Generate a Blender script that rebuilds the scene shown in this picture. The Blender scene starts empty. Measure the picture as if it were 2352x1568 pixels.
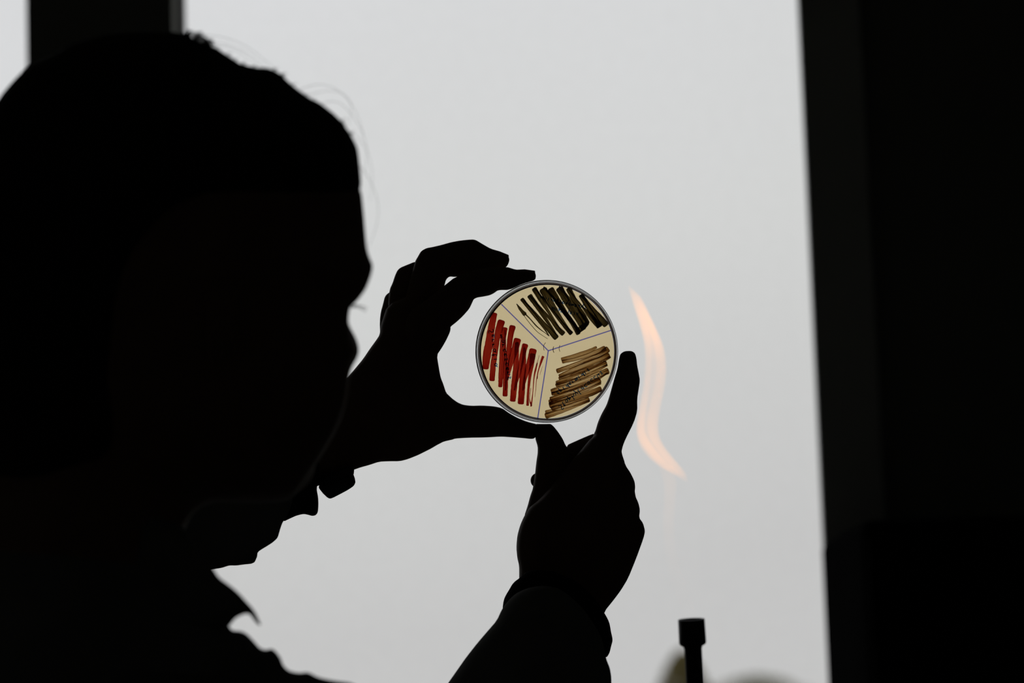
import bpy, math, random
import numpy as np
from mathutils import Vector, Matrix

random.seed(7)
rng = np.random.default_rng(7)
scene = bpy.context.scene
COL = scene.collection

# ------------------------------------------------------------------ camera
F = 100.0 / 36.0 * 2352.0            # focal length in pixels (100 mm lens, 2352 px wide)
CAM = np.array([0.0, 0.0, 0.96])
PITCH, ROLL = math.radians(7.3), 0.033
f0 = np.array([0.0, math.cos(PITCH), math.sin(PITCH)])
u0 = np.array([0.0, -math.sin(PITCH), math.cos(PITCH)])
r0 = np.array([1.0, 0.0, 0.0])
R_ = r0 * math.cos(ROLL) - u0 * math.sin(ROLL)
U_ = u0 * math.cos(ROLL) + r0 * math.sin(ROLL)

cam_data = bpy.data.cameras.new('camera')
cam = bpy.data.objects.new('camera', cam_data)
COL.objects.link(cam)
cam_data.lens = 100.0
cam_data.sensor_width = 36.0
cam_data.sensor_fit = 'HORIZONTAL'
cam_data.clip_start = 0.05
cam_data.clip_end = 500.0
cam_data.dof.use_dof = True
cam_data.dof.focus_distance = 1.80
cam_data.dof.aperture_fstop = 7.6
cam.matrix_world = Matrix(((R_[0], U_[0], -f0[0], CAM[0]),
                           (R_[1], U_[1], -f0[1], CAM[1]),
                           (R_[2], U_[2], -f0[2], CAM[2]),
                           (0, 0, 0, 1)))
scene.camera = cam


def at(x, y, d):
    """point seen at (x, y) of the 2352 x 1568 photograph at distance d along the view axis"""
    x, y, d = np.asarray(x, float), np.asarray(y, float), np.asarray(d, float)
    a, b = (x - 1176.0) / F, (784.0 - y) / F
    return CAM + d[..., None] * (f0 + a[..., None] * R_ + b[..., None] * U_)


# ------------------------------------------------------------------ sky (overcast daylight)
world = bpy.data.worlds.new('overcast_sky')
scene.world = world
world.use_nodes = True
nt = world.node_tree
nt.nodes.clear()
out = nt.nodes.new('ShaderNodeOutputWorld')
bg = nt.nodes.new('ShaderNodeBackground')
tc = nt.nodes.new('ShaderNodeTexCoord')
sep = nt.nodes.new('ShaderNodeSeparateXYZ')
ramp = nt.nodes.new('ShaderNodeValToRGB')
noi = nt.nodes.new('ShaderNodeTexNoise')
add = nt.nodes.new('ShaderNodeMath'); add.operation = 'MULTIPLY_ADD'
add2 = nt.nodes.new('ShaderNodeMath'); add2.operation = 'MULTIPLY_ADD'
nt.links.new(tc.outputs['Generated'], sep.inputs[0])
nt.links.new(tc.outputs['Generated'], noi.inputs['Vector'])
noi.inputs['Scale'].default_value = 5.0
noi.inputs['Detail'].default_value = 1.0
nt.links.new(sep.outputs['X'], add.inputs[0]); add.inputs[1].default_value = -0.20
nt.links.new(sep.outputs['Z'], add.inputs[2])
nt.links.new(noi.outputs['Fac'], add2.inputs[0]); add2.inputs[1].default_value = 0.10
nt.links.new(add.outputs[0], add2.inputs[2])
nt.links.new(add2.outputs[0], ramp.inputs['Fac'])
nt.links.new(ramp.outputs['Color'], bg.inputs['Color'])
nt.links.new(bg.outputs[0], out.inputs['Surface'])
el = ramp.color_ramp.elements
el[0].position = 0.0; el[0].color = (0.585, 0.585, 0.585, 1)
el[1].position = 1.0; el[1].color = (0.80, 0.80, 0.82, 1)
for p, c in ((0.09, (0.592, 0.592, 0.592, 1)), (0.15, (0.632, 0.636, 0.634, 1)),
             (0.22, (0.686, 0.694, 0.690, 1)), (0.31, (0.730, 0.738, 0.752, 1))):
    e = el.new(p); e.color = c
bg.inputs['Strength'].default_value = 1.0

vs = scene.view_settings
scene.display_settings.display_device = 'sRGB'
vs.view_transform = 'Standard'
vs.look = 'None'
vs.exposure = 0.0
vs.gamma = 1.0
vs.use_curve_mapping = False
scene.cycles.use_denoising = True
scene.cycles.max_bounces = 14
scene.cycles.transmission_bounces = 14
scene.cycles.transparent_max_bounces = 48
scene.cycles.sample_clamp_indirect = 2.0


# ------------------------------------------------------------------ materials
def mat(name):
    m = bpy.data.materials.new(name)
    m.use_nodes = True
    m.node_tree.nodes.clear()
    return m, m.node_tree.nodes, m.node_tree.links


def principled(name, col, rough=0.6, metal=0.0, var=0.15, scale=30.0, bump=0.0, bscale=200.0, spec=0.5, wave=None):
    m, N, L = mat(name)
    o = N.new('ShaderNodeOutputMaterial')
    p = N.new('ShaderNodeBsdfPrincipled')
    t = N.new('ShaderNodeTexCoord')
    n = N.new('ShaderNodeTexNoise')
    n.inputs['Scale'].default_value = scale
    n.inputs['Detail'].default_value = 4
    L.new(t.outputs['Object'], n.inputs['Vector'])
    r = N.new('ShaderNodeValToRGB')
    L.new(n.outputs['Fac'], r.inputs['Fac'])
    r.color_ramp.elements[0].position = 0.3
    r.color_ramp.elements[1].position = 0.7
    r.color_ramp.elements[0].color = (*[c * (1 - var) for c in col], 1)
    r.color_ramp.elements[1].color = (*[min(1, c * (1 + var)) for c in col], 1)
    L.new(r.outputs['Color'], p.inputs['Base Color'])
    p.inputs['Roughness'].default_value = rough
    p.inputs['Metallic'].default_value = metal
    p.inputs['Specular IOR Level'].default_value = spec
    if bump:
        b = N.new('ShaderNodeBump')
        b.inputs['Strength'].default_value = bump
        b.inputs['Distance'].default_value = 0.001
        if wave:
            w = N.new('ShaderNodeTexWave')
            w.inputs['Scale'].default_value = wave
            w.inputs['Distortion'].default_value = 0.4
            L.new(t.outputs['Object'], w.inputs['Vector'])
            L.new(w.outputs['Fac'], b.inputs['Height'])
        else:
            n2 = N.new('ShaderNodeTexNoise')
            n2.inputs['Scale'].default_value = bscale
            L.new(t.outputs['Object'], n2.inputs['Vector'])
            L.new(n2.outputs['Fac'], b.inputs['Height'])
        L.new(b.outputs[0], p.inputs['Normal'])
    L.new(p.outputs[0], o.inputs['Surface'])
    return m


M_skin = principled('skin', (0.20, 0.125, 0.09), 0.62, var=0.08, scale=60, bump=0.15, bscale=900, spec=0.25)
M_hair = principled('dark_hair', (0.012, 0.009, 0.007), 0.75, var=0.3, scale=40, bump=0.3, wave=60, spec=0.15)
M_jacket = principled('dark_cloth', (0.2, 0.2, 0.196), 0.95, var=0.15, scale=20, bump=0.2, bscale=1500, spec=0.05)
M_cuff = principled('ribbed_knit', (0.012, 0.006, 0.010), 0.95, var=0.2, scale=60, bump=0.5, wave=300, spec=0.05)
M_trouser = principled('trouser_cloth', (0.03, 0.035, 0.05), 0.9, var=0.2, bump=0.2, bscale=1200)
M_shoe = principled('shoe_leather', (0.02, 0.015, 0.012), 0.5)
M_eye = principled('eyeball', (0.7, 0.68, 0.65), 0.15, var=0.03)
M_watch = principled('black_watch_case', (0.015, 0.015, 0.016), 0.25, var=0.1, scale=300)
M_strap = principled('black_watch_strap', (0.02, 0.02, 0.02), 0.6, bump=0.2, bscale=800)
M_watchglass = principled('watch_glass', (0.03, 0.03, 0.035), 0.05, var=0.02)
M_burner = principled('blackened_metal', (0.02, 0.02, 0.02), 0.5, metal=0.5, var=0.3, scale=200, bump=0.1, spec=0.3)
M_bench = principled('bench_laminate', (0.06, 0.055, 0.05), 0.6, var=0.1, scale=8)
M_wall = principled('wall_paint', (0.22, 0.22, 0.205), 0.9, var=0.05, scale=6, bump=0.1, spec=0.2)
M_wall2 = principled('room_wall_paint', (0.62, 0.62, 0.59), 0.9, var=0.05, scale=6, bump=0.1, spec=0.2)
M_casing = principled('casing_paint', (0.55, 0.55, 0.54), 0.7, var=0.05, scale=6, spec=0.2)
M_frame = principled('window_frame_paint', (0.12, 0.12, 0.12), 0.6, var=0.05, scale=10, spec=0.2)
M_floor = principled('floor_vinyl', (0.42, 0.41, 0.38), 0.6, var=0.1, scale=5)
M_ceil = principled('ceiling_paint', (0.7, 0.7, 0.7), 0.9, var=0.03, scale=5)
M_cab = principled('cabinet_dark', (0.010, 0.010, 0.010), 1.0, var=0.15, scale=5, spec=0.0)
M_metal = principled('steel', (0.2, 0.2, 0.2), 0.35, metal=1.0, var=0.1, scale=50)
M_rubber = principled('rubber_hose', (0.05, 0.02, 0.015), 0.7)
M_lips = principled('lips_skin', (0.22, 0.09, 0.08), 0.5, var=0.05)
M_nail = principled('fingernail', (0.35, 0.24, 0.20), 0.35, var=0.05)
M_leaf = principled('foliage_olive', (0.155, 0.125, 0.036), 0.8, var=0.35, scale=2.0)
M_leaf2 = principled('foliage_grey_green', (0.30, 0.29, 0.22), 0.8, var=0.2, scale=1.5)
M_bark = principled('bark', (0.07, 0.05, 0.035), 0.9, var=0.3, scale=12, bump=0.5, bscale=30)
M_ground = principled('grass_ground', (0.06, 0.08, 0.03), 0.9, var=0.3, scale=0.3)


def tint(name, col, gloss=0.0):
    m, N, L = mat(name)
    o = N.new('ShaderNodeOutputMaterial')
    t = N.new('ShaderNodeBsdfTransparent')
    tcn = N.new('ShaderNodeTexCoord')
    n = N.new('ShaderNodeTexNoise'); n.inputs['Scale'].default_value = 60.0
    L.new(tcn.outputs['Object'], n.inputs['Vector'])
    r = N.new('ShaderNodeValToRGB')
    r.color_ramp.elements[0].color = (*[c * 0.985 for c in col], 1)
    r.color_ramp.elements[1].color = (*[min(1, c * 1.01) for c in col], 1)
    L.new(n.outputs['Fac'], r.inputs['Fac'])
    L.new(r.outputs['Color'], t.inputs['Color'])
    if gloss:
        g = N.new('ShaderNodeBsdfGlossy'); g.inputs['Roughness'].default_value = 0.05
        lw = N.new('ShaderNodeLayerWeight'); lw.inputs['Blend'].default_value = 0.5
        pw = N.new('ShaderNodeMath'); pw.operation = 'POWER'; pw.inputs[1].default_value = 5.0
        fr = N.new('ShaderNodeMath'); fr.operation = 'MULTIPLY_ADD'; fr.inputs[1].default_value = 0.9; fr.inputs[2].default_value = 0.02
        L.new(lw.outputs['Facing'], pw.inputs[0]); L.new(pw.outputs[0], fr.inputs[0])
        mx = N.new('ShaderNodeMixShader')
        L.new(fr.outputs[0], mx.inputs[0]); L.new(t.outputs[0], mx.inputs[1]); L.new(g.outputs[0], mx.inputs[2])
        L.new(mx.outputs[0], o.inputs['Surface'])
    else:
        L.new(t.outputs[0], o.inputs['Surface'])
    return m


M_pane = tint('window_glass', (0.988, 0.988, 0.986), gloss=1)
M_agar = tint('cream_agar_gel', (0.965, 0.870, 0.668))
M_ink = tint('blue_marker_ink', (0.40, 0.42, 0.95))
M_ink2 = tint('blue_marker_writing', (0.30, 0.56, 0.98))
_n, _l = M_ink2.node_tree.nodes, M_ink2.node_tree.links
_tr = next(n for n in _n if n.type == 'BSDF_TRANSPARENT'); _ou = next(n for n in _n if n.type == 'OUTPUT_MATERIAL')
_tl = _n.new('ShaderNodeBsdfTranslucent'); _tl.inputs['Color'].default_value = (0.03, 0.22, 0.60, 1)
_mx = _n.new('ShaderNodeMixShader'); _mx.inputs[0].default_value = 0.2
_l.new(_tr.outputs[0], _mx.inputs[1]); _l.new(_tl.outputs[0], _mx.inputs[2]); _l.new(_mx.outputs[0], _ou.inputs['Surface'])
M_scratch = tint('scratch_in_plastic', (0.35, 0.30, 0.27))

M_plastic, N, L = mat('clear_polystyrene')
_o = N.new('ShaderNodeOutputMaterial'); _g = N.new('ShaderNodeBsdfGlass')
_g.inputs['IOR'].default_value = 1.5; _g.inputs['Roughness'].default_value = 0.0
_g.inputs['Color'].default_value = (0.99, 0.992, 0.992, 1)
L.new(_g.outputs[0], _o.inputs['Surface'])


M_wallplastic, N, L = mat('edge_shade_plastic_wall')
_o = N.new('ShaderNodeOutputMaterial'); _g = N.new('ShaderNodeBsdfGlass')
_g.inputs['IOR'].default_value = 1.5; _g.inputs['Roughness'].default_value = 0.15
_g.inputs['Color'].default_value = (0.52, 0.47, 0.44, 1)  # clear plastic too; its edge-on darkening is put into this tint
L.new(_g.outputs[0], _o.inputs['Surface'])


def smear(name, base, lo, hi, ends, edge, nscale=9.0):
    """absorbing film whose thickness varies along (u) and across (v) the stroke"""
    m, N, L = mat(name)
    o = N.new('ShaderNodeOutputMaterial'); t = N.new('ShaderNodeBsdfTransparent')
    uv = N.new('ShaderNodeUVMap'); uv.uv_map = 'stroke'
    s = N.new('ShaderNodeSeparateXYZ'); L.new(uv.outputs[0], s.inputs[0])

    def M(op, a, b=None, c=None):
        n = N.new('ShaderNodeMath'); n.operation = op
        for i, v in enumerate((a, b, c)):
            if v is None: continue
            if isinstance(v, (int, float)): n.inputs[i].default_value = v
            else: L.new(v, n.inputs[i])
        return n.outputs[0]
    u, v = s.outputs['X'], s.outputs['Y']      # u 0..1 (+10*stroke id in z-noise), v -1..1 (+4*id)
    fu = M('FRACT', u)
    idn = M('FLOOR', u)
    cmb = N.new('ShaderNodeCombineXYZ')
    L.new(M('MULTIPLY', fu, 0.5), cmb.inputs[0]); L.new(M('MULTIPLY', v, nscale * 0.5), cmb.inputs[1]); L.new(M('MULTIPLY', idn, 3.7), cmb.inputs[2])
    n = N.new('ShaderNodeTexNoise'); n.inputs['Scale'].default_value = 1.6; n.inputs['Detail'].default_value = 3.0
    L.new(cmb.outputs[0], n.inputs['Vector'])
    mr = N.new('ShaderNodeMapRange'); mr.inputs[1].default_value = 0.36; mr.inputs[2].default_value = 0.66
    mr.inputs[3].default_value = lo; mr.inputs[4].default_value = hi
    L.new(n.outputs['Fac'], mr.inputs[0])
    e = M('POWER', M('ABSOLUTE', M('SUBTRACT', M('MULTIPLY', fu, 2.0), 1.0)), 5.0)
    ve = M('POWER', M('ABSOLUTE', v), 8.0)
    d = M('ADD', M('ADD', mr.outputs[0], M('MULTIPLY', e, ends)), M('MULTIPLY', ve, edge))
    cc = N.new('ShaderNodeCombineColor')
    for i in range(3):
        L.new(M('POWER', base[i], d), cc.inputs[i])
    L.new(cc.outputs[0], t.inputs['Color'])
    L.new(t.outputs[0], o.inputs['Surface'])
    return m


sq = lambda c: tuple(math.sqrt(x) for x in c)
M_black = smear('black_colony_film', sq((0.028, 0.020, 0.006)), 0.55, 1.4, 0.7, 0.35)
M_red = smear('red_colony_film', sq((0.26, 0.009, 0.005)), 0.66, 1.1, 0.8, 0.35)
M_amber = smear('amber_colony_film', sq((0.24, 0.13, 0.042)), 0.05, 1.6, 1.9, 1.0, nscale=14)

M_flame, N, L = mat('flame_gas')
_o = N.new('ShaderNodeOutputMaterial')
_e = N.new('ShaderNodeEmission'); _a = N.new('ShaderNodeVolumeAbsorption'); _s = N.new('ShaderNodeAddShader')
_e.inputs['Color'].default_value = (1.0, 0.50, 0.27, 1); _e.inputs['Strength'].default_value = 74.0
_a.inputs['Color'].default_value = (0.75, 0.45, 0.2, 1); _a.inputs['Density'].default_value = 55.0
L.new(_e.outputs[0], _s.inputs[0]); L.new(_a.outputs[0], _s.inputs[1]); L.new(_s.outputs[0], _o.inputs['Volume'])


# ------------------------------------------------------------------ object helpers
def link(o, parent=None):
    COL.objects.link(o)
    if parent is not None:
        o.parent = parent
    return o


def root_offset(parent):
    p = np.zeros(3)
    while parent is not None:
        p += np.array(parent.location)
        parent = parent.parent
    return p


def mesh_obj(name, V, Fc, m, parent=None, smooth=True, uvs=None):
    """V in world coordinates; stored relative to the parent's location"""
    me = bpy.data.meshes.new(name)
    V = np.asarray(V, float) - root_offset(parent)
    if isinstance(Fc, np.ndarray) and Fc.ndim == 2:
        n = Fc.shape[1]
        me.vertices.add(len(V)); me.vertices.foreach_set('co', V.astype(np.float32).ravel())
        me.loops.add(Fc.size); me.loops.foreach_set('vertex_index', Fc.astype(np.int32).ravel())
        me.polygons.add(len(Fc))
        me.polygons.foreach_set('loop_start', np.arange(0, Fc.size, n, dtype=np.int32))
        me.update(calc_edges=True)
    else:
        me.from_pydata([tuple(v) for v in V], [], [tuple(int(i) for i in f) for f in Fc])
    if uvs is not None:
        l = me.uv_layers.new(name='stroke')
        for lp in me.loops:
            l.data[lp.index].uv = uvs[lp.vertex_index]
    me.materials.append(m)
    me.polygons.foreach_set('use_smooth', [bool(smooth)] * len(me.polygons))
    me.validate()
    me.update()
    o = bpy.data.objects.new(name, me)
    return link(o, parent)


def empty(name, loc, label, cat, group=None):
    o = bpy.data.objects.new(name, None)
    o.empty_display_size = 0.05
    link(o)
    o.location = Vector([float(c) for c in loc])
    o['label'] = label; o['category'] = cat
    if group: o['group'] = group
    return o


def join(parts):
    """several (V, F) with equal face size -> one"""
    Vs, Fs, k = [], [], 0
    for V, Fq in parts:
        Vs.append(V); Fs.append(np.asarray(Fq) + k); k += len(V)
    return np.concatenate(Vs), np.concatenate(Fs)


def box(x0, x1, y0, y1, z0, z1):
    V = np.array([(x, y, z) for x in (x0, x1) for y in (y0, y1) for z in (z0, z1)], float)
    Fq = np.array([(0, 1, 3, 2), (4, 6, 7, 5), (0, 4, 5, 1), (2, 3, 7, 6), (0, 2, 6, 4), (1, 5, 7, 3)])
    return V, Fq


def boxes(name, lst, m, parent=None, bevel=0.0):
    V, Fq = join([box(*b) for b in lst])
    o = mesh_obj(name, V, Fq, m, parent, smooth=False)
    if bevel:
        b = o.modifiers.new('edge', 'BEVEL'); b.width = bevel; b.segments = 2; b.limit_method = 'ANGLE'
    return o


def lathe(profile, origin=(0, 0, 0), axis=(0, 0, 1), n=48):
    """closed or open (r, h) profile around an axis -> quads"""
    ax = np.array(axis, float); ax /= np.linalg.norm(ax)
    t = np.array([1.0, 0, 0]) if abs(ax[0]) < 0.9 else np.array([0, 1.0, 0])
    a = np.cross(ax, t); a /= np.linalg.norm(a); b = np.cross(ax, a)
    V, Fq = [], []
    m_ = len(profile)
    for i in range(n):
        th = 2 * math.pi * i / n
        d = a * math.cos(th) + b * math.sin(th)
        for r, h in profile:
            V.append(np.array(origin) + d * r + ax * h)
    for i in range(n):
        j = (i + 1) % n
        for k in range(m_ - 1):
            Fq.append((i * m_ + k, j * m_ + k, j * m_ + k + 1, i * m_ + k + 1))
    return np.array(V), np.array(Fq)


def tube(pts, rad, n=8):
    pts = np.asarray(pts, float)
    rad = np.full(len(pts), rad) if np.isscalar(rad) else np.asarray(rad, float)
    T = np.gradient(pts, axis=0); T /= np.linalg.norm(T, axis=1)[:, None] + 1e-12
    ref = np.array([0.31, 0.2, 0.93])
    V, Fq = [], []
    for p, t, r in zip(pts, T, rad):
        a = np.cross(t, ref); a /= np.linalg.norm(a); b = np.cross(t, a)
        for k in range(n):
            th = 2 * math.pi * k / n
            V.append(p + r * (a * math.cos(th) + b * math.sin(th)))
    for i in range(len(pts) - 1):
        for k in range(n):
            l = (k + 1) % n
            Fq.append((i * n + k, i * n + l, (i + 1) * n + l, (i + 1) * n + k))
    V.append(pts[0]); V.append(pts[-1])
    c0, c1 = len(V) - 2, len(V) - 1
    for k in range(0, n, 2):
        Fq.append((c0, (k + 2) % n, k + 1, k))
        o_ = (len(pts) - 1) * n
        Fq.append((c1, o_ + k, o_ + k + 1, o_ + (k + 2) % n))
    return np.array(V), np.array(Fq)


# ------------------------------------------------------------------ implicit modelling (distance fields + surface nets)
def poly_sd(poly, X, Y):
    """signed distance (negative inside) of a 2D polygon on a grid"""
    P = np.asarray(poly, np.float32)
    d2 = np.full(X.shape, 1e12, np.float32); ins = np.zeros(X.shape, bool)
    for i in range(len(P)):
        ax, ay = P[i]; bx, by = P[(i + 1) % len(P)]
        ex, ey = bx - ax, by - ay
        l = ex * ex + ey * ey + 1e-9
        t = np.clip(((X - ax) * ex + (Y - ay) * ey) / l, 0, 1)
        d2 = np.minimum(d2, (X - ax - t * ex) ** 2 + (Y - ay - t * ey) ** 2)
        if ay != by:
            c = ((ay > Y) != (by > Y)) & (X < ex * (Y - ay) / ey + ax)
            ins ^= c
    d = np.sqrt(d2)
    return np.where(ins, -d, d)


def soften(poly, q=0.2):
    P = np.asarray(poly, float); Nx = np.roll(P, -1, axis=0)
    return np.stack([P * (1 - q) + Nx * q, P * q + Nx * (1 - q)], 1).reshape(-1, 2)


def surface_nets(G):
    neg = G < 0
    nx, ny, nz = G.shape
    c = [neg[i:nx - 1 + i, j:ny - 1 + j, k:nz - 1 + k] for i in (0, 1) for j in (0, 1) for k in (0, 1)]
    al = c[0].copy(); an = c[0].copy()
    for q in c[1:]:
        al &= q; an |= q
    act = an & ~al
    idx = np.argwhere(act)
    ids = np.full(act.shape, -1, np.int32); ids[act] = np.arange(len(idx))
    acc = np.zeros((len(idx), 3)); cnt = np.zeros(len(idx))
    corners = [(i, j, k) for i in (0, 1) for j in (0, 1) for k in (0, 1)]
    val = [G[idx[:, 0] + a, idx[:, 1] + b, idx[:, 2] + d] for a, b, d in corners]
    for p in range(8):
        for q in range(p + 1, 8):
            df = [corners[q][m_] - corners[p][m_] for m_ in range(3)]
            if sum(map(abs, df)) != 1: continue
            va, vb = val[p], val[q]
            cr = (va < 0) != (vb < 0)
            t = np.where(cr, va / np.where(cr, va - vb, 1), 0)
            pos = np.array(corners[p])[None, :] + t[:, None] * np.array(df)[None, :]
            acc[cr] += pos[cr]; cnt[cr] += 1
    V = idx + acc / cnt[:, None]
    quads = []
    for ax in range(3):
        s0 = [slice(1, -1)] * 3; s1 = [slice(1, -1)] * 3
        s0[ax] = slice(0, -1); s1[ax] = slice(1, None)
        a = neg[tuple(s0)]; b = neg[tuple(s1)]
        off = np.array([1, 1, 1]); off[ax] = 0
        o1, o2 = [(1, 2), (2, 0), (0, 1)][ax]
        for flip, msk in ((False, a & ~b), (True, b & ~a)):
            e = np.argwhere(msk) + off
            if not len(e): continue
            q = []
            for d1, d2 in ((1, 1), (0, 1), (0, 0), (1, 0)):
                ee = e.copy(); ee[:, o1] -= d1; ee[:, o2] -= d2
                q.append(ids[ee[:, 0], ee[:, 1], ee[:, 2]])
            q = np.stack(q, 1)
            quads.append(q[:, ::-1] if flip else q)
    return V, np.concatenate(quads)


def smin(a, b, k):
    h = np.clip(k - np.abs(a - b), 0, None) / k
    return np.minimum(a, b) - h * h * k * 0.25


class Sculpt:
    """a block of space (photo-plane directions x, y and depth z, unit = one pixel at distance d0) holding a distance field"""
    def __init__(s, x, y, z, h, d0):
        s.h, s.d0 = h, d0
        s.x = np.arange(x[0], x[1] + h, h, dtype=np.float32)
        s.y = np.arange(y[0], y[1] + h, h, dtype=np.float32)
        s.z = np.arange(z[0], z[1] + h, h, dtype=np.float32)
        s.X, s.Y = np.meshgrid(s.x, s.y, indexing='ij')
        s.G = np.full((len(s.x), len(s.y), len(s.z)), 1e3, np.float32)

    def add(s, f, k=6.0):
        s.G = smin(s.G, f.astype(np.float32), k)

    def slab(s, poly, T, zc=0.0, k=6.0, wob=0.0, squash=1.0):
        """body with this outline, rounded to the half thickness T, its middle at depth zc"""
        D = poly_sd(soften(poly), s.X, s.Y)
        if wob:
            D = D + wob * (np.sin(s.X * 0.11 + s.Y * 0.05) + np.sin(s.Y * 0.17 - s.X * 0.04)) * 0.5
        Z0 = zc(s.X, s.Y) if callable(zc) else np.full(s.X.shape, zc, np.float32)
        f = np.sqrt(np.clip(D + T, 0, None)[..., None] ** 2 + ((s.z[None, None, :] - Z0[..., None]) / squash) ** 2) - T
        s.add(f, k)

    def cap(s, a, b, ra, rb, k=8.0):
        a = np.array(a, float); b = np.array(b, float)
        d = b - a; l = float(d @ d) + 1e-9
        px, py, pz = s.X[..., None] - a[0], s.Y[..., None] - a[1], s.z[None, None, :] - a[2]
        t = np.clip((px * d[0] + py * d[1] + pz * d[2]) / l, 0, 1)
        f = np.sqrt((px - t * d[0]) ** 2 + (py - t * d[1]) ** 2 + (pz - t * d[2]) ** 2) - (ra + (rb - ra) * t)
        s.add(f, k)

    def ell(s, c, r, k=8.0):
        px, py, pz = (s.X[..., None] - c[0]) / r[0], (s.Y[..., None] - c[1]) / r[1], (s.z[None, None, :] - c[2]) / r[2]
        s.add((np.sqrt(px ** 2 + py ** 2 + pz ** 2) - 1) * min(r), k)

    def mesh(s):
        for ax in range(3):                      # close at the block's border
            sl = [slice(None)] * 3
            for e in (0, -1):
                sl[ax] = e; s.G[tuple(sl)] = np.maximum(s.G[tuple(sl)], 1.0)
        V, Q = surface_nets(s.G)
        x = s.x[0] + V[:, 0] * s.h; y = s.y[0] + V[:, 1] * s.h; z = s.z[0] + V[:, 2] * s.h
        return at(x, y, s.d0 + z * s.d0 / F), Q[:, ::-1]


def limb_mesh(chains, h=0.008, k=0.03, flat=None):
    """union of tapered limbs in world metres -> one skin"""
    P = np.array([p for c in chains for p, r in c]); rm = max(r for c in chains for p, r in c)
    lo, hi = P.min(0) - rm - 3 * h, P.max(0) + rm + 3 * h
    ax = [np.arange(lo[i], hi[i], h) for i in range(3)]
    X, Y, Z = np.meshgrid(*ax, indexing='ij')
    G = np.full(X.shape, 10.0)
    for c in chains:
        for (a, ra), (b, rb) in zip(c[:-1], c[1:]):
            a = np.array(a); b = np.array(b); d = b - a; l = d @ d + 1e-12
            t = np.clip(((X - a[0]) * d[0] + (Y - a[1]) * d[1] + (Z - a[2]) * d[2]) / l, 0, 1)
            f = np.sqrt((X - a[0] - t * d[0]) ** 2 + (Y - a[1] - t * d[1]) ** 2 + (Z - a[2] - t * d[2]) ** 2) - (ra + (rb - ra) * t)
            G = smin(G, f, k)
    V, Q = surface_nets(G)
    return lo + V * h, Q


# ------------------------------------------------------------------ the room
def structure(name, lst, m, bevel=0.0):
    o = boxes(name, lst, m, bevel=bevel)
    o['kind'] = 'structure'
    return o


YW0, YW1 = 3.60, 3.707                 # window wall
zl, zt = 0.80, 2.25


def on_plane(x, y, Y):
    """world x where the photograph's point (x, y) meets the vertical plane at depth Y"""
    p = at(x, y, 1.0) - CAM
    return float(p[0] * Y / p[1])


xl = on_plane(418, 50, YW1)            # opening of the large window
xt = on_plane(1871, 784, 3.582)        # edge of the casing board
xr = xt + 0.019
px0 = on_plane(61, 70, YW0)            # left edge of the pier
lx0 = -1.55
structure('floor', [(-3.0, 2.4, -2.6, 3.75, -0.06, 0.0)], M_floor)
structure('ceiling', [(-3.0, 2.4, -2.6, 3.75, 2.8, 2.86)], M_ceil)
structure('wall_left', [(-3.06, -3.0, -2.6, 3.75, 0.0, 2.8)], M_wall2)
structure('wall_right', [(2.4, 2.46, -2.6, 3.75, 0.0, 2.8)], M_wall2)
structure('wall_rear', [(-3.0, 2.4, -2.66, -2.6, 0.0, 2.8)], M_wall2)
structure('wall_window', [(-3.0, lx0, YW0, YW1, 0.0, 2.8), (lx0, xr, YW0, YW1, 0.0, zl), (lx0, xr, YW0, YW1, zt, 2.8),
                          (px0, xl, YW0, YW1, zl, zt), (xr, 2.4, YW0, YW1, 0.0, 2.8)], M_wall)


def window(name, x0, x1):
    w = 0.006
    o = structure(name, [(x0, x0 + w, 3.665, 3.70, zl, zt), (x1 - w, x1, 3.665, 3.70, zl, zt),
                         (x0 + w, x1 - w, 3.665, 3.70, zl, zl + 0.05), (x0 + w, x1 - w, 3.665, 3.70, zt - 0.05, zt)], M_frame)
    V, Q = box(x0 + w, x1 - w, 3.680, 3.686, zl + 0.05, zt - 0.05)
    g = mesh_obj('pane', V, Q, M_pane, o, smooth=False)
    V, Q = box(x0 + w, x1 - w, 3.50, YW0, zl - 0.03, zl)
    mesh_obj('window_sill', V, Q, M_frame, o, smooth=False)
    return o


window('window_1', xl, xr)
window('window_2', lx0, px0)
# flat casing board beside the large window, on the face of the window wall
structure('trim_1', [(xt, xt + 0.078, 3.582, 3.60, 0.0, 2.4)], M_casing)
# dark cabinet at the right of the window
cx0 = on_plane(1892, 1400, 3.57); cz1 = float(at(1900, 1215, 3.3)[2])
cab = empty('cabinet', (cx0 + 0.45, 3.38, 0.0), 'dark cabinet standing against the wall below right of the bright window', 'cabinet')
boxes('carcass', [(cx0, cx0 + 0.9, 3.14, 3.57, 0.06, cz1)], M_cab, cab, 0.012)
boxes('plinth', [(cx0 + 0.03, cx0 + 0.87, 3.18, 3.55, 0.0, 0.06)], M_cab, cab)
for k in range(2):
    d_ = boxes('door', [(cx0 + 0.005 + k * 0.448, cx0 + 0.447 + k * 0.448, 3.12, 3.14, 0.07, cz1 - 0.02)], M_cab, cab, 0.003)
    V, Q = tube([(cx0 + 0.41 + k * 0.08, 3.10, 0.6), (cx0 + 0.41 + k * 0.08, 3.095, 0.66), (cx0 + 0.41 + k * 0.08, 3.10, 0.72)], 0.006)
    mesh_obj('door_handle', V, Q, M_metal, d_)

# ------------------------------------------------------------------ outside
V, Q = box(-120, 120, 6, 260, -7.1, -7.0)
g = mesh_obj('ground', V, Q, M_ground, smooth=False); g['kind'] = 'structure'


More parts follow.
